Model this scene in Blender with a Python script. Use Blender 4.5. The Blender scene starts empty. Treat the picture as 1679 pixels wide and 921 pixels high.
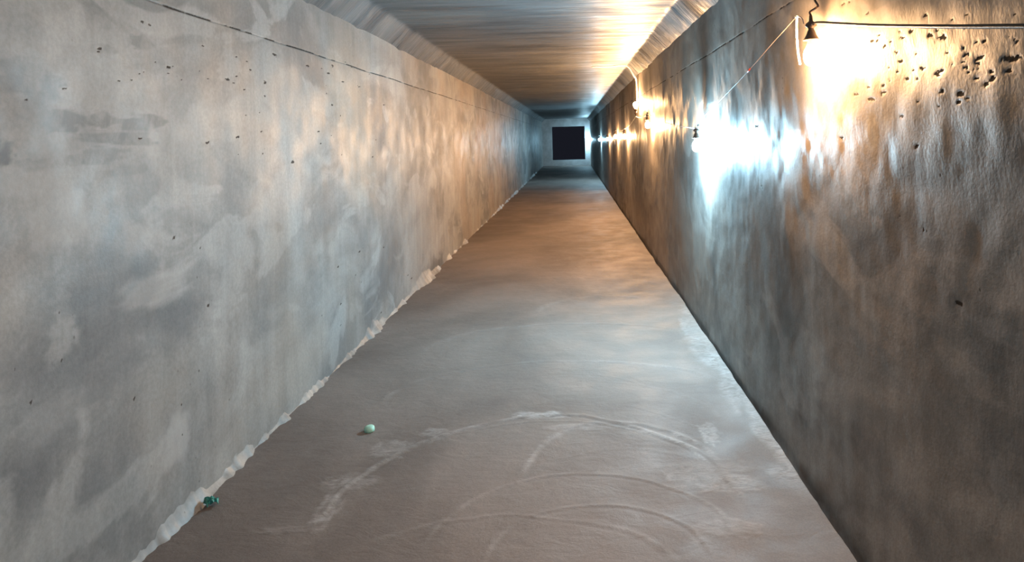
import bpy, math, random
import numpy as np
from mathutils import Matrix, Vector

# ------------------------------------------------------------------ camera, world, exposure
scene = bpy.context.scene
F = 1150.0                      # focal length in pixels of the 1679 x 921 frame
VX, VY = 938.0, 226.0           # vanishing point of the tunnel axis
EYE = 1.45                      # camera height
ROLL = math.radians(1.5)
W0, H0 = 1679.0, 921.0

cam_data = bpy.data.cameras.new('camera')
cam = bpy.data.objects.new('camera', cam_data)
scene.collection.objects.link(cam)
cam_data.sensor_width = 36.0
cam_data.lens = F / W0 * 36.0
cam_data.shift_x = (W0 / 2 - VX) / W0
cam_data.shift_y = (VY - H0 / 2) / W0
cam_data.clip_start = 0.02
cam_data.clip_end = 300
c, s = math.cos(ROLL), math.sin(ROLL)
cam.matrix_world = Matrix(((c, s, 0, 0), (0, 0, -1, 0), (-s, c, 0, EYE), (0, 0, 0, 1)))
scene.camera = cam

world = bpy.data.worlds.new('night')
scene.world = world
world.use_nodes = True
world.node_tree.nodes['Background'].inputs[0].default_value = (0.010, 0.011, 0.017, 1)
world.node_tree.nodes['Background'].inputs[1].default_value = 1.0

vs = scene.view_settings
vs.view_transform = 'Standard'
vs.look = 'None'
vs.exposure = -0.2
vs.gamma = 1.0
vs.use_curve_mapping = False

# ------------------------------------------------------------------ room measures
XL, XR = -1.56, 0.953           # wall faces
ZW, ZC = 2.31, 2.465            # top of the walls, ceiling
Y0, Y1 = -4.5, 37.0             # rear end, far portal
SEAM = 2.005                    # height of the formwork joint

col = scene.collection
rng = np.random.default_rng(7)
random.seed(7)


def ray(px, py):
    """direction (x, z) per metre of depth seen at a pixel of the photograph"""
    dx, dy = (px - VX) / F, -(py - VY) / F
    return c * dx + s * dy, -s * dx + c * dy


def on_wall(px, py, x):
    a, b = ray(px, py)
    d = x / a
    return d, EYE + b * d


def on_floor(px, py, z=0.0):
    a, b = ray(px, py)
    d = (z - EYE) / b
    return a * d, d


# ------------------------------------------------------------------ noise
def vnoise(u, v, seed):
    r = np.random.default_rng(seed)
    n = 256
    tab = r.random((n, n))
    iu, iv = np.floor(u).astype(int), np.floor(v).astype(int)
    fu, fv = u - iu, v - iv
    fu, fv = fu * fu * (3 - 2 * fu), fv * fv * (3 - 2 * fv)
    a = tab[iu % n, iv % n]; b = tab[(iu + 1) % n, iv % n]
    e = tab[iu % n, (iv + 1) % n]; f = tab[(iu + 1) % n, (iv + 1) % n]
    return (a * (1 - fu) + b * fu) * (1 - fv) + (e * (1 - fu) + f * fu) * fv - 0.5


def fbm(u, v, seed, octaves=4):
    t, amp, tot = 0, 1.0, 0
    for k in range(octaves):
        t = t + amp * vnoise(u * 2 ** k + 17.3 * k, v * 2 ** k + 5.1 * k, seed + k)
        tot += amp
        amp *= 0.55
    return t / tot * 2


def smooth(a, b, x):
    t = np.clip((x - a) / (b - a), 0, 1)
    return t * t * (3 - 2 * t)


# ------------------------------------------------------------------ mesh helpers
def tag(o, label=None, cat=None, group=None, kind=None):
    if label: o['label'] = label
    if cat: o['category'] = cat
    if group: o['group'] = group
    if kind: o['kind'] = kind
    return o


def link(name, me, mat, parent=None):
    o = bpy.data.objects.new(name, me)
    col.objects.link(o)
    if mat: me.materials.append(mat)
    if parent: o.parent = parent
    return o


def grid_mesh(name, P, attrs, flip=False):
    """P: (n, m, 3) array of points"""
    n, m = P.shape[:2]
    idx = np.arange(n * m).reshape(n, m)
    q = np.stack([idx[:-1, :-1], idx[1:, :-1], idx[1:, 1:], idx[:-1, 1:]], -1).reshape(-1, 4)
    if flip: q = q[:, ::-1]
    me = bpy.data.meshes.new(name)
    me.vertices.add(n * m)
    me.vertices.foreach_set('co', P.reshape(-1).astype(np.float32))
    k = len(q)
    me.loops.add(k * 4)
    me.loops.foreach_set('vertex_index', q.reshape(-1).astype(np.int32))
    me.polygons.add(k)
    me.polygons.foreach_set('loop_start', (np.arange(k) * 4).astype(np.int32))
    me.polygons.foreach_set('use_smooth', np.ones(k, dtype=bool))
    me.update(calc_edges=True)
    for an, arr in attrs.items():
        at = me.attributes.new(an, 'FLOAT', 'POINT')
        at.data.foreach_set('value', arr.reshape(-1).astype(np.float32))
    return me


def raw_mesh(name, verts, faces, smooth_shade=True):
    me = bpy.data.meshes.new(name)
    me.from_pydata([tuple(v) for v in verts], [], faces)
    if smooth_shade:
        me.polygons.foreach_set('use_smooth', [True] * len(me.polygons))
    me.update()
    return me


def tube(name, pts, r, sides=6, sub=6):
    """a round cable along a smooth path (Catmull-Rom)"""
    P = [Vector(p) for p in pts]
    if sub > 1 and len(P) > 2:
        Q = []
        for i in range(len(P) - 1):
            p0, p1, p2, p3 = P[max(i - 1, 0)], P[i], P[i + 1], P[min(i + 2, len(P) - 1)]
            for k in range(sub):
                t = k / sub
                Q.append(0.5 * ((2 * p1) + (p2 - p0) * t + (2 * p0 - 5 * p1 + 4 * p2 - p3) * t * t
                                + (3 * p1 - p0 - 3 * p2 + p3) * t ** 3))
        Q.append(P[-1])
        P = Q
    V, Fc = [], []
    for i, p in enumerate(P):
        t = (P[min(i + 1, len(P) - 1)] - P[max(i - 1, 0)]).normalized()
        a = t.cross(Vector((0, 0, 1)))
        if a.length < 0.05: a = t.cross(Vector((1, 0, 0)))
        a.normalize(); b = t.cross(a).normalized()
        rr = r(i / (len(P) - 1)) if callable(r) else r
        for k in range(sides):
            w = 2 * math.pi * k / sides
            V.append(p + a * math.cos(w) * rr + b * math.sin(w) * rr)
    n = len(P)
    for i in range(n - 1):
        for k in range(sides):
            k2 = (k + 1) % sides
            Fc.append((i * sides + k, i * sides + k2, (i + 1) * sides + k2, (i + 1) * sides + k))
    Fc.append(tuple(range(sides))[::-1])
    Fc.append(tuple((n - 1) * sides + k for k in range(sides)))
    return raw_mesh(name, V, Fc)


def lathe(name, prof, seg=16, cap=True):
    V, Fc = [], []
    for (r, z) in prof:
        for k in range(seg):
            w = 2 * math.pi * k / seg
            V.append((r * math.cos(w), r * math.sin(w), z))
    for i in range(len(prof) - 1):
        for k in range(seg):
            k2 = (k + 1) % seg
            Fc.append((i * seg + k, (i + 1) * seg + k, (i + 1) * seg + k2, i * seg + k2))
    if cap:
        Fc.append(tuple(range(seg)))
        Fc.append(tuple((len(prof) - 1) * seg + k for k in range(seg))[::-1])
    return raw_mesh(name, V, Fc)


# ------------------------------------------------------------------ materials
class NT:
    def __init__(self, name):
        self.m = bpy.data.materials.new(name)
        self.m.use_nodes = True
        self.t = self.m.node_tree
        self.b = self.t.nodes['Principled BSDF']
        self.co = self.t.nodes.new('ShaderNodeTexCoord').outputs['Object']

    def n(self, kind, **kw):
        x = self.t.nodes.new(kind)
        for k, v in kw.items(): setattr(x, k, v)
        return x

    def put(self, sock, val):
        if hasattr(val, 'is_output'): self.t.links.new(val, sock)
        elif isinstance(val, (tuple, list)) and len(val) == 3 and sock.type == 'RGBA': sock.default_value = (*val, 1)
        else: sock.default_value = val

    def mapped(self, scale, loc=(0, 0, 0)):
        x = self.n('ShaderNodeMapping')
        self.put(x.inputs['Vector'], self.co)
        x.inputs['Scale'].default_value = scale
        x.inputs['Location'].default_value = loc
        return x.outputs[0]

    def noise(self, scale, detail=6, rough=0.55, vec=None, dist=0.0):
        x = self.n('ShaderNodeTexNoise')
        self.put(x.inputs['Vector'], vec or self.co)
        x.inputs['Scale'].default_value = scale
        x.inputs['Detail'].default_value = detail
        x.inputs['Roughness'].default_value = rough
        x.inputs['Distortion'].default_value = dist
        return x.outputs['Fac']

    def voro(self, scale, vec=None):
        x = self.n('ShaderNodeTexVoronoi')
        self.put(x.inputs['Vector'], vec or self.co)
        x.inputs['Scale'].default_value = scale
        return x.outputs['Distance']

    def rng(self, v, a, b, lo=0.0, hi=1.0):
        x = self.n('ShaderNodeMapRange', interpolation_type='SMOOTHSTEP')
        self.put(x.inputs['Value'], v)
        for i, k in zip((1, 2, 3, 4), (a, b, lo, hi)): x.inputs[i].default_value = k
        return x.outputs[0]

    def math(self, op, a, b=None):
        x = self.n('ShaderNodeMath', operation=op)
        self.put(x.inputs[0], a)
        if b is not None: self.put(x.inputs[1], b)
        return x.outputs[0]

    def mix(self, f, a, b, mode='MIX'):
        x = self.n('ShaderNodeMix', data_type='RGBA', blend_type=mode)
        self.put(x.inputs[0], f); self.put(x.inputs[6], a); self.put(x.inputs[7], b)
        return x.outputs[2]

    def attr(self, name):
        return self.n('ShaderNodeAttribute', attribute_name=name).outputs['Fac']

    def bump(self, h, strength, dist, prev=None):
        x = self.n('ShaderNodeBump')
        self.put(x.inputs['Height'], h)
        x.inputs['Strength'].default_value = strength
        x.inputs['Distance'].default_value = dist
        if prev: self.put(x.inputs['Normal'], prev)
        return x.outputs[0]

    def out(self, col=None, rough=None, normal=None, spec=None, metal=None):
        if col is not None: self.put(self.b.inputs['Base Color'], col)
        if rough is not None: self.put(self.b.inputs['Roughness'], rough)
        if normal is not None: self.put(self.b.inputs['Normal'], normal)
        if spec is not None: self.b.inputs['Specular IOR Level'].default_value = spec
        if metal is not None: self.b.inputs['Metallic'].default_value = metal
        return self.m


def concrete_wall(name, light, dark, skim, r_lo, r_hi, seed=0.0, spec=0.5):
    k = NT(name)
    off = (seed, seed * 1.7, seed * 0.6)
    big = k.noise(1.1, 7, 0.6, k.mapped((0.8, 0.8, 1.3), off), 0.5)
    colr = k.mix(k.rng(big, 0.36, 0.64), dark, light)
    sk = k.noise(2.6, 5, 0.5, k.mapped((1, 0.55, 1.0), (off[0] + 4, off[1], off[2])), 1.0)
    colr = k.mix(k.rng(sk, 0.52, 0.60, 0, 0.55), colr, skim)
    warm = k.noise(0.8, 3, 0.5, k.mapped((1, 1, 1), (off[0] + 9, 2, 3)))
    colr = k.mix(k.rng(warm, 0.45, 0.65, 0, 0.55), colr, (0.29, 0.235, 0.195), 'MIX')
    drip = k.noise(1.0, 5, 0.6, k.mapped((9, 9, 0.7), off), 0.3)
    g = k.rng(drip, 0.30, 0.70, 0.88, 1.06)
    colr = k.mix(1.0, colr, k_grey(k, g), 'MULTIPLY')
    fine = k.noise(55, 4, 0.7)
    colr = k.mix(1.0, colr, k_grey(k, k.rng(fine, 0.3, 0.7, 0.88, 1.08)), 'MULTIPLY')
    brk = k.rng(k.noise(1.0, 5, 0.65, k.mapped((9, 9, 7), off), 0.6), 0.36, 0.60, 0.25, 1.0)
    stain = k.math('MULTIPLY', k.attr('stain'), brk)
    colr = k.mix(k.math('MULTIPLY', stain, 0.85), colr, (0.085, 0.085, 0.088))
    colr = k.mix(k.attr('pale'), colr, (0.40, 0.38, 0.365))
    # bug holes
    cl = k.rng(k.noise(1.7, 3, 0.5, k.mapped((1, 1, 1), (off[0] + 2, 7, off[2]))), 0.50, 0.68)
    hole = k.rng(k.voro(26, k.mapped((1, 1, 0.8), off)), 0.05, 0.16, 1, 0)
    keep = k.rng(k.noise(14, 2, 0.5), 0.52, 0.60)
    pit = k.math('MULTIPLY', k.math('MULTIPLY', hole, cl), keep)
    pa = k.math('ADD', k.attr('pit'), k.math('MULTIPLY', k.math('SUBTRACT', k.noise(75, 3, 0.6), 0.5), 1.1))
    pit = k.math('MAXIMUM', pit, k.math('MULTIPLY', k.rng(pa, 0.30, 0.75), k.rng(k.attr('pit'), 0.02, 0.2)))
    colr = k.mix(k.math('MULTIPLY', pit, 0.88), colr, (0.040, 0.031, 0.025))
    rough = k.math('MAXIMUM', k.rng(k.noise(3.2, 5, 0.6), 0.3, 0.7, r_lo, r_hi), k.math('MULTIPLY', pit, 0.95))
    b1 = k.bump(k.noise(6, 6, 0.6, k.mapped((1.3, 1.3, 0.9))), 0.10, 0.02)
    b2 = k.bump(k.noise(90, 4, 0.6), 0.15, 0.004, b1)
    b3 = k.bump(k.math('SUBTRACT', 1.0, pit), 0.07, 0.003, b2)
    k.put(k.b.inputs['Specular IOR Level'], k.rng(pit, 0.1, 0.7, spec, 0.05))
    return k.out(colr, rough, b3)


def k_grey(k, v):
    x = k.n('ShaderNodeCombineColor')
    for i in range(3): k.put(x.inputs[i], v)
    return x.outputs[0]


M = {}
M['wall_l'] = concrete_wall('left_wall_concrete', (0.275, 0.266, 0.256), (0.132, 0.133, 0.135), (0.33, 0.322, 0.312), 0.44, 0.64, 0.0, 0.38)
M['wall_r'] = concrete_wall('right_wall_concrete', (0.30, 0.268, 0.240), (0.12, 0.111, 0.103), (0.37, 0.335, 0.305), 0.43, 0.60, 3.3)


def ceiling_mat():
    k = NT('ceiling_concrete')
    a = k.noise(1.0, 6, 0.6, k.mapped((0.7, 5.0, 1.0)), 0.4)
    colr = k.mix(k.rng(a, 0.3, 0.7), (0.065, 0.072, 0.078), (0.15, 0.153, 0.156))
    colr = k.mix(k.rng(k.noise(1.3, 4, 0.5), 0.5, 0.7, 0, 0.4), colr, (0.20, 0.19, 0.18))
    rough = k.rng(k.noise(2, 4, 0.5, k.mapped((0.8, 4, 1))), 0.3, 0.7, 0.36, 0.60)
    b1 = k.bump(k.noise(3, 5, 0.6, k.mapped((0.6, 6.0, 0.6))), 0.8, 0.03)
    b2 = k.bump(k.noise(60, 4, 0.6), 0.18, 0.004, b1)
    return k.out(colr, rough, b2, 0.5)


def floor_mat():
    k = NT('floor_screed')
    a = k.noise(0.9, 6, 0.55, k.mapped((1, 0.7, 1)), 0.6)
    colr = k.mix(k.rng(a, 0.32, 0.68), (0.140, 0.113, 0.100), (0.218, 0.177, 0.156))
    grain = k.noise(170, 4, 0.7)
    colr = k.mix(1.0, colr, k_grey(k, k.rng(grain, 0.3, 0.7, 0.86, 1.10)), 'MULTIPLY')
    streak = k.noise(1.0, 6, 0.7, k.mapped((14, 30, 1)), 1.2)
    sm = k.math('MULTIPLY', k.attr('smear'), k.rng(streak, 0.32, 0.66, 0.05, 1.0))
    colr = k.mix(sm, colr, (0.42, 0.39, 0.37))
    rough = k.rng(k.noise(4, 4, 0.5), 0.3, 0.7, 0.62, 0.80)
    b0 = k.bump(k.noise(5, 5, 0.65, k.mapped((1, 1.6, 1)), 1.5), 0.25, 0.02)
    b1 = k.bump(k.noise(16, 5, 0.6), 0.28, 0.012, b0)
    b2 = k.bump(grain, 0.22, 0.003, b1)
    return k.out(colr, rough, b2, 0.25)


def plain(name, colr, rough=0.5, spec=0.5, metal=0.0, nscale=60, var=0.15, bump=0.1):
    k = NT(name)
    g = k.rng(k.noise(nscale, 3, 0.6), 0.3, 0.7, 1 - var, 1 + var)
    cc = k.mix(1.0, colr, k_grey(k, g), 'MULTIPLY')
    return k.out(cc, rough, k.bump(k.noise(nscale * 2, 3), bump, 0.002), spec, metal)


def glow(name, colr, strength):
    k = NT(name)
    k.b.inputs['Base Color'].default_value = (0.9, 0.9, 0.9, 1)
    k.b.inputs['Emission Color'].default_value = (*colr, 1)
    g = k.rng(k.noise(30, 2, 0.5), 0.3, 0.7, strength * 0.97, strength * 1.03)
    k.put(k.b.inputs['Emission Strength'], g)
    return k.m


M['ceiling'] = ceiling_mat()
M['floor'] = floor_mat()
M['mortar'] = plain('pale_mortar', (0.46, 0.44, 0.42), 0.7, 0.3, nscale=25, var=0.25, bump=0.5)
M['portal'] = plain('portal_concrete', (0.46, 0.46, 0.46), 0.6, 0.3, nscale=3, var=0.15, bump=0.3)
M['black'] = plain('black_rubber', (0.022, 0.018, 0.016), 0.5)
M['bakelite'] = plain('brown_bakelite', (0.055, 0.036, 0.027), 0.4)
M['cord'] = plain('white_cord', (0.70, 0.68, 0.64), 0.5)
M['dull_cord'] = plain('grey_pink_cord', (0.34, 0.27, 0.25), 0.6)
M['red'] = plain('red_tape', (0.45, 0.06, 0.04), 0.5)
M['rust'] = plain('rusty_wire', (0.09, 0.05, 0.035), 0.7, metal=0.3)
M['plastic'] = plain('white_plastic', (0.72, 0.70, 0.66), 0.4)
M['mint'] = plain('mint_plastic', (0.36, 0.62, 0.50), 0.5, nscale=40)
M['teal'] = plain('teal_scrap', (0.02, 0.20, 0.17), 0.6, nscale=40, var=0.4)
WARM = (1.0, 0.56, 0.25)
COOL = (0.42, 0.78, 1.0)
LAMP = 2700.0


# ------------------------------------------------------------------ the setting
def depth_samples(a, b, k1=0.0035):
    y = [a]
    while y[-1] < b:
        d = abs(y[-1])
        y.append(y[-1] + (max(d * k1, 0.006) if y[-1] > 1.2 else 0.12))
    y[-1] = b
    return np.array(y)


def blob(Y, Z, cy, cz, ry, rz, seed, warp=0.5, edge=0.25):
    u, v = (Y - cy) / ry, (Z - cz) / rz
    r = np.maximum(np.abs(u), np.abs(v)) * 0.5 + np.sqrt(u * u + v * v) * 0.5
    r = r + warp * fbm(Y / ry * 1.6 + seed, Z / rz * 1.6, 300 + seed, 3)
    return smooth(1 + edge, 1 - edge, r)


def make_wall(name, X, sign, mat, stains, pales, pits, seed):
    y = depth_samples(Y0, Y1)
    z = np.concatenate([np.linspace(-0.08, 1.4, 130), np.linspace(1.4, 2.15, 170), np.linspace(2.15, ZW, 18)])
    z = np.unique(np.concatenate([z, SEAM + np.array([-.012, -.008, -.005, -.0025, 0, .0025, .005, .008, .012])]))
    Yg, Zg = np.meshgrid(y, z, indexing='ij')
    h = 0.012 * fbm(Yg * 0.9, Zg * 0.9, seed, 3) + 0.004 * fbm(Yg * 5, Zg * 5, seed + 9, 3)
    # formwork joint: a broken groove
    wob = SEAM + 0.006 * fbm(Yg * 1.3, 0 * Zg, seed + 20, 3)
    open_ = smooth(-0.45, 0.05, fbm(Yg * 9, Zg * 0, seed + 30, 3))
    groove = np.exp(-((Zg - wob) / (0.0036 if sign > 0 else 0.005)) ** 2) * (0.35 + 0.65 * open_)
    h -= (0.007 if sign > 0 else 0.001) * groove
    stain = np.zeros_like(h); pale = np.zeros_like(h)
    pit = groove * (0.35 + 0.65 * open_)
    for i, (px, py, wx, wy, amt) in enumerate(stains):
        cy, cz = on_wall(px, py, X)
        ya = on_wall(px - wx, py, X)[0]; yb = on_wall(px + wx, py, X)[0]
        stain = np.maximum(stain, amt * blob(Yg, Zg, cy, cz, abs(yb - ya) / 2, wy * cy / F, seed + i, 0.7))
    for i, (px, py, wx, wy, amt) in enumerate(pales):
        cy, cz = on_wall(px, py, X)
        ya = on_wall(px - wx, py, X)[0]; yb = on_wall(px + wx, py, X)[0]
        pale = np.maximum(pale, amt * blob(Yg, Zg, cy, cz, abs(yb - ya) / 2, wy * cy / F, seed + 50 + i, 0.6, 0.4))
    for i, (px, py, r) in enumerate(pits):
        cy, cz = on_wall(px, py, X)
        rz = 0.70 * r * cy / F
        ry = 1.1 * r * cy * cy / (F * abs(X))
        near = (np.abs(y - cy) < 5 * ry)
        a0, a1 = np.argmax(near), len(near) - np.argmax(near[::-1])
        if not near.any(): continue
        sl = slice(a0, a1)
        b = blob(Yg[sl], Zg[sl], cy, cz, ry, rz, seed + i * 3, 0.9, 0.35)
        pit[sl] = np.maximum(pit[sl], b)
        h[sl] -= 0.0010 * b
    P = np.stack([X + sign * h, Yg, Zg], -1)
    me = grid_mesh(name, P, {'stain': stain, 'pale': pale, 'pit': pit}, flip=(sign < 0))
    o = link(name, me, mat)
    o['kind'] = 'structure'
    return o


L_stain = [(112, 198, 36, 16, .8), (172, 194, 26, 12, .8), (240, 200, 34, 14, .9), (205, 225, 62, 12, .8), (12, 252, 14, 18, 1),
           (232, 69, 24, 10, .7), (40, 125, 60, 30, .6), (165, 255, 40, 14, .6), (210, 280, 34, 8, .5), (90, 205, 10, 14, .7),
           (60, 270, 22, 9, .5), (170, 80, 20, 10, .35), (470, 90, 10, 24, .35), (300, 110, 60, 20, .2), (100, 470, 46, 70, .25),
           (60, 600, 60, 40, .25), (215, 830, 40, 50, .3), (180, 620, 60, 50, .25), (10, 440, 50, 40, .3)]
L_pale = [(290, 722, 24, 34, .5), (255, 475, 50, 22, .35), (110, 360, 50, 40, .3), (60, 300, 70, 30, .25), (95, 680, 60, 30, .2),
          (230, 390, 30, 26, .3)]
L_pit = [(222, 652, 4), (108, 145, 4), (165, 84, 4), (277, 110, 4), (232, 227, 4), (340, 234, 4), (46, 163, 4), (196, 132, 3),
         (375, 130, 4), (342, 500, 3), (285, 390, 3), (332, 404, 3), (168, 450, 3), (106, 591, 3), (55, 660, 4), (33, 605, 5), (480, 265, 5),
         (390, 225, 4), (235, 36, 4), (246, 40, 3), (335, 75, 3), (312, 302, 3), (165, 80, 4), (452, 90, 4), (505, 108, 3), (540, 120, 3)]
rr = random.Random(11)
L_pit += [(rr.gauss(280, 40), rr.gauss(115, 14), rr.uniform(1.2, 2.6)) for _ in range(16)]
L_pit += [(rr.uniform(380, 640), rr.uniform(90, 260), rr.uniform(1.0, 2.4)) for _ in range(40)]
L_pit += [(rr.uniform(420, 700), rr.uniform(400, 560), rr.uniform(1.0, 2.2)) for _ in range(22)]

R_stain = [(1560, 140, 26, 14, .7), (1640, 125, 22, 12, .9), (1570, 190, 30, 40, .5), (1640, 240, 40, 24, .7), (1600, 260, 60, 50, .4),
           (1450, 380, 60, 50, .35), (1560, 520, 60, 60, .45), (1290, 560, 18, 70, .4), (1310, 600, 14, 60, .45), (1440, 770, 50, 40, .5),
           (1500, 850, 50, 60, .4), (1640, 760, 40, 60, .5), (1240, 440, 20, 60, .3), (1660, 560, 40, 40, .4), (1420, 590, 40, 30, .35)]
R_pale = [(1425, 220, 8, 22, .6), (1452, 210, 6, 26, .4), (1640, 790, 20, 30, .25),
          (1620, 540, 40, 16, .25), (1385, 655, 16, 30, .2)]
R_pit = [(1447, 140, 4), (1447, 152, 6), (1428, 163, 6), (1402, 155, 4), (1480, 62, 5), (1492, 52, 5), (1525, 58, 6), (1545, 62, 7), (1536, 50, 4),
         (1607, 95, 7), (1604, 104, 6), (1650, 96, 9), (1672, 94, 8), (1663, 98, 6), (1537, 121, 7), (1545, 116, 5), (1630, 128, 8), (1617, 138, 6),
         (1584, 110, 5), (1512, 112, 5), (1469, 118, 3), (1485, 130, 4), (1475, 101, 4), (1468, 86, 4), (1450, 76, 4), (1430, 67, 4), (1438, 67, 3),
         (1543, 150, 6), (1575, 153, 7), (1571, 168, 5), (1422, 22, 3), (1384, 6, 4), (1393, 4, 3), (1460, 68, 3), (1602, 128, 4), (1654, 116, 6),
         (1615, 68, 4), (1670, 68, 4), (1585, 90, 5), (1568, 497, 6), (1570, 502, 5), (1472, 352, 4), (1512, 380, 4), (1378, 227, 3), (1500, 240, 4),
         (1240, 207, 3), (1248, 306, 3), (1143, 205, 3), (1237, 240, 2), (1110, 60, 2)]
R_pit += [(rr.uniform(1420, 1679), rr.gauss(100, 40), rr.uniform(1.5, 4)) for _ in range(36)]

L_pit = [(a, b, r * .72) for a, b, r in L_pit]
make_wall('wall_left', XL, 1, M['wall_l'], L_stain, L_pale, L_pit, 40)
R_pit = [(a, b, r * .8) for a, b, r in R_pit]
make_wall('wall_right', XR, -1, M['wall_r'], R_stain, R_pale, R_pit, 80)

# ceiling with its two haunches, one continuous cast surface
y = depth_samples(Y0, Y1, 0.005)
HA = 0.15
prof = [(XL - .06, ZW - .07)]
for t in np.linspace(0, 1, 14): prof.append((XL - 0.01 + (HA + .01) * t, ZW - 0.01 + (ZC - ZW + .01) * t))
for t in np.linspace(0, 1, 120)[1:-1]: prof.append((XL + HA + (XR - XL - 2 * HA) * t, ZC))
for t in np.linspace(0, 1, 14): prof.append((XR - HA + (HA + .01) * t, ZC - (ZC - ZW + .01) * t))
prof.append((XR + .06, ZW - .07))
prof = np.array(prof)
ker = np.array([1, 2, 3, 2, 1.0]); ker /= ker.sum()
zp = np.convolve(np.pad(prof[:, 1], 2, mode='edge'), ker, mode='valid')
zp[:3] = prof[:3, 1]; zp[-3:] = prof[-3:, 1]
Yg, Xg = np.meshgrid(y, prof[:, 0], indexing='ij')
Zb = np.broadcast_to(zp, Yg.shape)
h = 0.006 * fbm(Xg * 0.8, Yg * 2.5, 130, 4) + 0.0035 * fbm(Xg * 0.6, Yg * 9, 140, 3)
edge = smooth(0, 0.12, Xg - XL) * smooth(0, 0.12, XR - Xg)
hn = 1 - smooth(0.13, 0.18, Xg - XL) * smooth(0.13, 0.18, XR - Xg)
h += 0.016 * hn * fbm(Xg * 5, Yg * 5, 150, 4)
# a cast ring at the pour joints
for yj in (8.2, 24.6, 30.5):
    h += 0.02 * np.exp(-((Yg - yj) / 0.10) ** 2) * (1 if yj > 9 else 0.4)
o = link('ceiling', grid_mesh('ceiling', np.stack([Xg, Yg, Zb - h], -1), {}, flip=True), M['ceiling'])
o['kind'] = 'structure'

# floor: hand-trowelled screed
y = np.concatenate([depth_samples(Y0, 6.0, 0.0026)[:-1], depth_samples(6.0, Y1, 0.006)])
x = np.unique(np.concatenate([np.linspace(XL - 0.02, XR + 0.03, 300), np.linspace(XR - 0.06, XR + 0.01, 24)]))
Yg, Xg = np.meshgrid(y, x, indexing='ij')
h = 0.010 * fbm(Xg * 0.8, Yg * 0.7, 200, 3) + 0.0016 * fbm(Xg * 7, Yg * 7, 210, 3)
smear = np.zeros_like(h)


def sweep(cx, cy, rx, ry, a0, a1, hgt, wid, pale, seed):
    global h, smear
    m = (np.abs(Yg - cy) < ry * 1.3)
    ang = np.degrees(np.arctan2((Yg - cy) / ry, (Xg - cx) / rx))
    r = np.sqrt(((Xg - cx) / rx) ** 2 + ((Yg - cy) / ry) ** 2)
    dist = (r - 1) * min(rx, ry) + 0.035 * fbm(Xg * 2.2, Yg * 2.2, seed, 3)
    win = smooth(a0 - 10, a0 + 8, ang) * smooth(a1 + 10, a1 - 8, ang) * m
    brk = smooth(-0.25, 0.25, fbm(Xg * 6, Yg * 6, seed + 5, 3))
    rid = np.exp(-(dist / wid) ** 2) - 0.6 * np.exp(-((dist + wid * 1.8) / wid) ** 2)
    h = h + 0.5 * hgt * rid * win
    band = smooth(wid * 2.2, wid * 0.4, np.abs(dist)) * win * brk
    smear = np.maximum(smear, pale * band)


for (px0, py0, px1, py1, pxt, pyt, hg, wd, pl, sd) in [
        (520, 850, 1235, 835, 880, 682, .006, .012, .55, 1),
        (560, 800, 1200, 800, 890, 690, .004, .008, .30, 2),
        (700, 880, 1190, 850, 950, 775, .004, .010, .25, 3),
        (800, 905, 1160, 870, 990, 822, .004, .009, .18, 4),
        (860, 720, 1180, 760, 1050, 690, .005, .014, .40, 5),
        (640, 640, 1200, 640, 960, 590, .004, .014, .18, 6),
        (700, 560, 1170, 560, 980, 530, .004, .016, .15, 7),
        (880, 500, 1120, 505, 1010, 485, .004, .020, .18, 8),
        (720, 470, 1090, 470, 920, 455, .004, .020, .12, 9),
        (760, 420, 1060, 420, 930, 410, .004, .025, .10, 10),
        (560, 900, 1120, 915, 800, 845, .003, .010, .15, 11)]:
    xa, ya = on_floor(px0, py0); xb, yb = on_floor(px1, py1); xt, yt = on_floor(pxt, pyt)
    cx, cy = (xa + xb) / 2, min(ya, yb) - 0.05
    sweep(cx, cy, abs(xb - xa) / 2, max(yt - cy, 0.12), 4, 176, hg, wd, pl, 220 + sd * 7)
# faint concentric trowel strokes
for k in range(26):
    cy = 2.6 + k * 0.42 + rr.uniform(-.1, .1); cx = rr.uniform(-.4, .3); ra = rr.uniform(.45, .95)
    a0 = rr.uniform(5, 70)
    sweep(cx, cy, ra, ra * rr.uniform(.7, 1.1), a0, a0 + rr.uniform(40, 90), .0016, rr.uniform(.006, .012), rr.uniform(0, .10), 400 + k * 3)


def fblob(px, py, wx, wy, amt, seed, warp=.8):
    global smear, h
    cx, cy = on_floor(px, py)
    rx = wx * cy / F
    ry = wy * cy * cy / (F * EYE)
    b = blob(Xg, Yg, cx, cy, rx, ry, seed, warp, .35)
    smear = np.maximum(smear, amt * b)
    h = h + 0.002 * b


for i, a in enumerate([(533, 838, 16, 24, .5), (575, 790, 34, 12, .4), (640, 735, 26, 12, .4), (715, 708, 22, 6, .45), (885, 681, 36, 6, .8),
                       (1165, 715, 14, 16, .4), (1220, 640, 34, 34, .40), (1262, 700, 24, 40, .40), (1190, 790, 46, 14, .4), (1150, 775, 60, 18, .25),
                       (1330, 775, 14, 22, .45), (1195, 865, 50, 16, .25), (1150, 560, 22, 40, .3), (460, 868, 40, 5, .25), (940, 700, 40, 5, .3)]):
    fblob(*a, 500 + i)
edge_r = XR - Xg
smear = np.maximum(smear, 0.5 * smooth(0.15, 0.0, edge_r + 0.20 * fbm(Xg * 4, Yg * 4, 520, 4)) * smooth(2.6, 3.2, Yg) * smooth(7, 5.0, Yg))
gap_w = 0.020 + 0.012 * fbm(Yg * 2.5, 0 * Xg, 540, 4) + 0.008 * smooth(5, 2.5, Yg)
gap = smooth(gap_w + 0.006, gap_w - 0.002, edge_r)
h = h - 0.075 * gap
o = link('floor', grid_mesh('floor', np.stack([Xg, Yg, h], -1), {'smear': smear * (1 - gap)}, flip=True), M['floor'])
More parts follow.
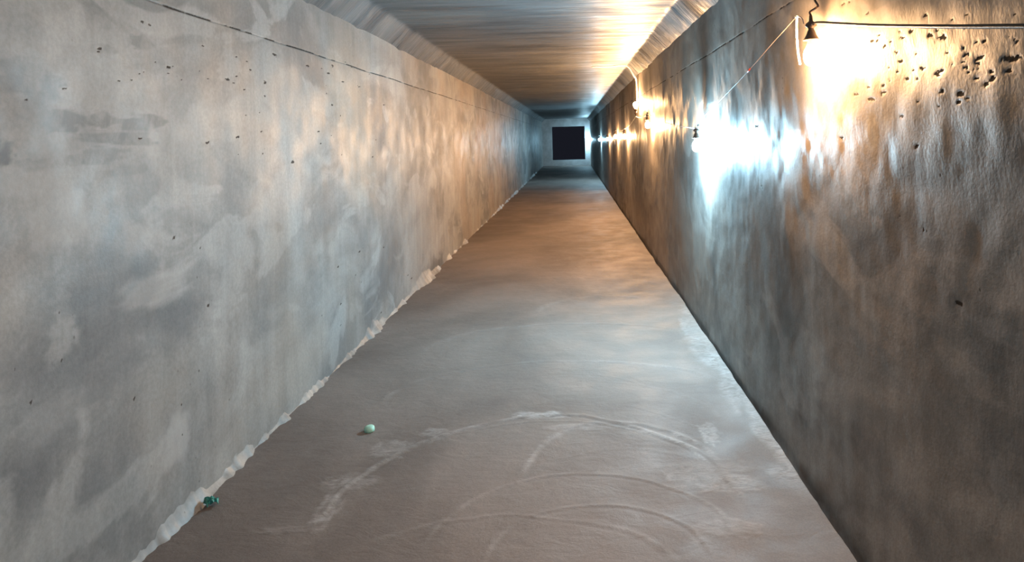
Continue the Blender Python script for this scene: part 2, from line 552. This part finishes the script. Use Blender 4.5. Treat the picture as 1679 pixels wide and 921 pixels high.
o['kind'] = 'structure'

# ragged mortar lip at the foot of the left wall
y = depth_samples(0.8, 30.0, 0.004)
wdt = 0.020 + 0.050 * fbm(y * 2.2, y * 0, 600, 2) + 0.075 * fbm(y * 6, y * 0, 610, 5)
wdt = np.clip(wdt, 0.001, 0.08)
hgt = np.clip(0.07 + wdt + 0.09 * fbm(y * 3, y * 0, 620, 4), 0.05, 0.26)
rows = []
for t in np.linspace(0, 1, 14):
    px_ = XL - 0.016 + (wdt + 0.028) * t ** 2.2 + (0.006 * fbm(y * 14, y * 0 + t * 4, 630, 3) if 0 < t < 1 else 0)
    pz_ = -0.02 + (hgt + 0.02) * (1 - t)
    rows.append(np.stack([px_, y, pz_], -1))
lip = np.stack(rows, 1)
lip_pale = smooth(0.1, 0.5, fbm(lip[..., 1] * 3, lip[..., 2] * 12, 640, 3)) * 0.15 + smooth(3.0, 2.5, lip[..., 1]) * 0.35
o = link('trim_1', grid_mesh('trim_1', lip, {'pale': np.clip(lip_pale, 0, 1)}, flip=True), M['wall_l'])
o['kind'] = 'structure'


# far portal: concrete frame with a sill, opening onto the night
def box(b, x0, x1, y0, y1, z0, z1):
    v, f = b
    n = len(v)
    v += [(x0, y0, z0), (x1, y0, z0), (x1, y1, z0), (x0, y1, z0), (x0, y0, z1), (x1, y0, z1), (x1, y1, z1), (x0, y1, z1)]
    f += [tuple(n + i for i in q) for q in ((0, 3, 2, 1), (4, 5, 6, 7), (0, 1, 5, 4), (1, 2, 6, 5), (2, 3, 7, 6), (3, 0, 4, 7))]


def px_x(px): return ray(px, VY)[0] * Y1


def px_z(py): return EYE + ray(VX, py)[1] * Y1


b = ([], [])
ox0, ox1, oz0, oz1 = px_x(905), px_x(959), px_z(262), px_z(207)
box(b, XL - .3, ox0, Y1 - .02, Y1 + .4, -.2, ZC + .3)
box(b, ox1, XR + .3, Y1 - .02, Y1 + .4, -.2, ZC + .3)
box(b, ox0, ox1, Y1 - .02, Y1 + .4, oz1, ZC + .3)
box(b, ox0, ox1, Y1 - .02, Y1 + .4, -.2, oz0)
o = link('wall_far', raw_mesh('wall_far', *b, False), M['portal'])
o['kind'] = 'structure'
b = ([], [])
box(b, XL - .3, XR + .3, Y0 - .3, Y0 + .01, -.2, ZC + .3)
o = link('wall_back', raw_mesh('wall_back', *b, False), M['portal'])
o['kind'] = 'structure'


# ------------------------------------------------------------------ lamps: bulb holders hung along the right wall
me_holder = lathe('holder', [(.004, .062), (.006, .060), (.0075, .040), (.013, .036), (.020, .030), (.0215, .022), (.012, .016), (.010, .010),
                             (.014, .002), (.019, -.012), (.026, -.024), (.030, -.027), (.030, -.031), (.026, -.031), (.018, -.020)], 18)
me_neck = lathe('bulb_neck', [(.0135, -.018), (.0135, -.034), (.017, -.046), (.020, -.058)], 18)
me_glass = lathe('bulb_glass', [(.020, -.058), (.0275, -.072), (.030, -.088), (.0285, -.104), (.022, -.118), (.011, -.126), (.002, -.128)], 12)
me_holder.materials.append(M['bakelite'])
me_neck.materials.append(M['plastic'])
glows = {}


def lamp(x, d, z, colr, power, label, group=None, flip=False, suffix=''):
    """z is the height of the glowing bulb"""
    root = bpy.data.objects.new('hanging_bulb_lamp' + suffix, None)
    col.objects.link(root)
    root.empty_display_size = 0.05
    root.location = (x, d, z + (.09 if not flip else -.09))
    if flip: root.rotation_euler = (math.pi, 0, 0)
    tag(root, label, 'lamp', group)
    key = (colr, power)
    if key not in glows: glows[key] = glow('warm_bulb' if colr == WARM else 'cool_bulb', colr, LAMP * power)
    for nm, me in (('holder', me_holder), ('bulb_neck', me_neck), ('bulb_glass', me_glass)):
        m2 = me
        if nm == 'bulb_glass':
            m2 = me.copy()
            m2.materials.clear(); m2.materials.append(glows[key])
        p = bpy.data.objects.new(nm + (suffix if nm == 'bulb_glass' else ''), m2)
        col.objects.link(p)
        p.parent = root
    return root


LX = XR - 0.046
lamps = {}


def lamp_at(key, px, py, off, *a, **kw):
    d, z = on_wall(px, py, XR - off)
    lamps[key] = (XR - off, d, z)
    return lamp(XR - off, d, z, *a, **kw)


far = 'bulb lamps far down the tunnel wall'
lamp_at(1, 1331, 92, .055, WARM, 1.15, 'warm bulb in a brown flared holder hanging where the black cable ends')
lamp_at(2, 1142, 240, .065, COOL, 3.6, 'cool white bulb near the lower end of the thin white cord')
lamp_at(3, 1062, 205, .055, WARM, 1.4, 'warm bulb low on the wall just before the lamp with the ceiling cord')
lamp_at(4, 1042, 172, .060, WARM, 1.8, 'warm bulb turned upwards high on the wall where a white cord comes down', flip=True)
for i, (px, py, cl, pw) in enumerate([(1024, 224, WARM, 1.3), (1009, 224, WARM, 1.3), (996, 228, WARM, .9), (983, 229, COOL, 1.9)]):
    lamp_at(5 + i, px, py, .05, cl, pw, 'small warm bulb in the distant row on the tunnel wall' if cl == WARM else
            'small cool white bulb ending the row before the dark stretch of wall', far if cl == WARM else None)
lamps[9] = (0.74, 36.5, 1.33)
lamp(*lamps[9], COOL, 1.2, 'small cool white bulb hanging at the jamb of the dark opening')
lamps[10] = (LX, 30.5, 1.40)      # cord hook only
lamps[0] = (LX, 0.15, 1.72)
# the black cable leaves the frame on this side: the next lamp of the row, one spacing (2.5 m) back
lamp(*lamps[0], COOL, 0.85, 'cool white bulb at the rear end of the black cable', suffix='_offscreen')
lamps[-1] = (LX, -2.5, 1.72)      # cord hook only


# ------------------------------------------------------------------ cables and cords
def W(px, py, off):
    d, z = on_wall(px, py, XR - off)
    return (XR - off, d, z)


def top(k): return (lamps[k][0], lamps[k][1], lamps[k][2] + .15)


t1 = top(1)
ca = link('power_cable', tube('power_cable', [(t1[0] + .002, t1[1] - .026, t1[2] - .034), (t1[0] + .006, t1[1] - .07, t1[2] - .037), W(1380, 39, .035), W(1440, 42, .03),
                                             W(1560, 43.5, .03), W(1679, 43, .03), W(1800, 44, .03), (XR - .03, 0.9, 1.63), (LX, .5, 1.70), (LX, .22, 1.80), (LX, .178, 1.842)], .0055, 8), M['black'])
tag(ca, 'black power cable strung along the pitted wall to the warm lamp', 'cable')

# rusty wire the lamp hangs from
nail_y = t1[1] - 0.03
hw = link('hanging_wire', tube('hanging_wire', [(t1[0], t1[1], t1[2] + .003), W(1328, 20, .040), W(1338, 13, .034), W(1341, 9, .03), W(1336, 0, .03), W(1334, -14, .028), W(1338, -30, .012), W(1338, -34, -.02)],
                                .0042, 7), M['rust'])
tag(hw, 'kinked rusty wire holding up the warm lamp from the wall above it', 'wire')

# white cord: lamp 1 to lamp 2
j = W(1305, 29, .07)
t2 = top(2)
wc = link('white_cord', tube('white_cord', [(t1[0] - .026, t1[1] + .002, t1[2] - .028), W(1314, 29, .085), j, W(1290, 45, .075), W(1262, 76, .08), W(1227, 116, .085),
                                           W(1190, 155, .08), W(1160, 185, .07), (t2[0] - .01, t2[1] - .12, t2[2] + .02), (t2[0], t2[1], t2[2] - .03)], .0020, 6), M['dull_cord'])
tag(wc, 'thin white cord running down the wall from the warm lamp to the cool lamp', 'cord')
kn = link('knot', tube('knot', [W(1230, 112, .085), W(1226, 118, .085)], lambda t: .004 + .004 * math.sin(math.pi * t), 6, 1), M['red'], wc)
tag(kn, 'red taped joint in the white cord')
wv = link('cord_tail', tube('cord_tail', [j, (j[0] + .004, j[1], j[2] + .006), W(1306, 45, .066), W(1307, 70, .066), W(1309, 90, .062), W(1312, 106, .058)], .0048, 6), M['cord'])
tag(wv, 'white cord end dangling straight down beside the warm lamp', 'cord')

# white cord coming off the ceiling to the high lamp
t4 = top(4)
cc = link('ceiling_cord', tube('ceiling_cord', [(0.30, t4[1] + .02, ZC - .03), (0.55, t4[1], ZC - .035), (XR - .17, t4[1], ZC - .035), (XR - .07, t4[1], ZW - .02),
                                               (XR - .035, t4[1] + .04, ZW - .10), (XR - .03, t4[1] + .06, t4[2] - .10), (t4[0] + .01, t4[1] + .05, t4[2] - .26), (t4[0], t4[1] + .03, t4[2] - .265)], .011, 7), M['cord'])
tag(cc, 'white cord bent round the ceiling haunch down to the high warm lamp', 'cord')


def sag(a, b, drop, r, label):
    pts = []
    for t in np.linspace(0, 1, 6):
        p = Vector(a).lerp(Vector(b), t)
        p.z -= drop * 4 * t * (1 - t)
        pts.append(p)
    return tag(link('lamp_cord', tube('lamp_cord', pts, r, 5, 3), M['cord']), label, 'cord', 'cords between the wall lamps')


def hook(k): return (lamps[k][0], lamps[k][1], lamps[k][2] + (.13 if k != 4 else -.16))


for a, bb in ((2, 3), (3, 4), (4, 5), (5, 6), (6, 7), (7, 8), (8, 10), (10, 9)):
    sag(hook(a), hook(bb), .03, .003, {2: 'thin cord from the cool white lamp on to the next warm lamp', 3: 'short cord rising from the low warm lamp to the high warm lamp',
                                       8: 'long cord from the last cool lamp of the row into the dark stretch', 10: 'long cord along the dark stretch of wall to the lamp at the opening'}.get(a, 'thin sagging cord linking two lamps in the distant row'))
sag(hook(-1), hook(0), .06, .004, 'thin cord running on from the rearmost lamp towards the rear wall')

# ------------------------------------------------------------------ litter on the floor
# mint cap
cx, cy = on_floor(606, 706)
k = lathe('mint_cap', [(.0255, -.004), (.0265, .006), (.0255, .014), (.022, .019), (.013, .022), (.003, .023)], 22)
for v in k.vertices:
    w = math.atan2(v.co.y, v.co.x)
    v.co.x *= 1 + .02 * math.cos(11 * w); v.co.y *= 1 + .02 * math.cos(11 * w)
cap = link('plastic_cap', k, M['mint'])
cap.location = (cx, cy, 0.003)
cap.rotation_euler = (math.radians(6), math.radians(-4), 0)
tag(cap, 'small pale mint green cap lying on the bare floor', 'cap')

# crumpled teal scrap against the mortar lip
sx, sy = on_floor(309, 830)
V, Fc = [], []
n, m = 9, 7
for i in range(n):
    for q in range(m):
        u, v = i / (n - 1) - .5, q / (m - 1) - .5
        V.append((u * .060 * (1 - .5 * abs(v)), v * .050 + .010 * math.sin(u * 14), .010 + .022 * (0.25 - u * u - v * v) * 2 + rr.uniform(-.006, .006)))
for i in range(n - 1):
    for q in range(m - 1):
        Fc.append((i * m + q, (i + 1) * m + q, (i + 1) * m + q + 1, i * m + q + 1))
sc = link('crumpled_scrap', raw_mesh('crumpled_scrap', V, Fc, False), M['teal'])
md = sc.modifiers.new('thickness', 'SOLIDIFY'); md.thickness = .003
sc.location = (max(sx, XL + .06), sy, 0.012)
sc.rotation_euler = (0, .25, .8)
tag(sc, 'crumpled teal scrap caught at the foot of the pale wall', 'scrap')
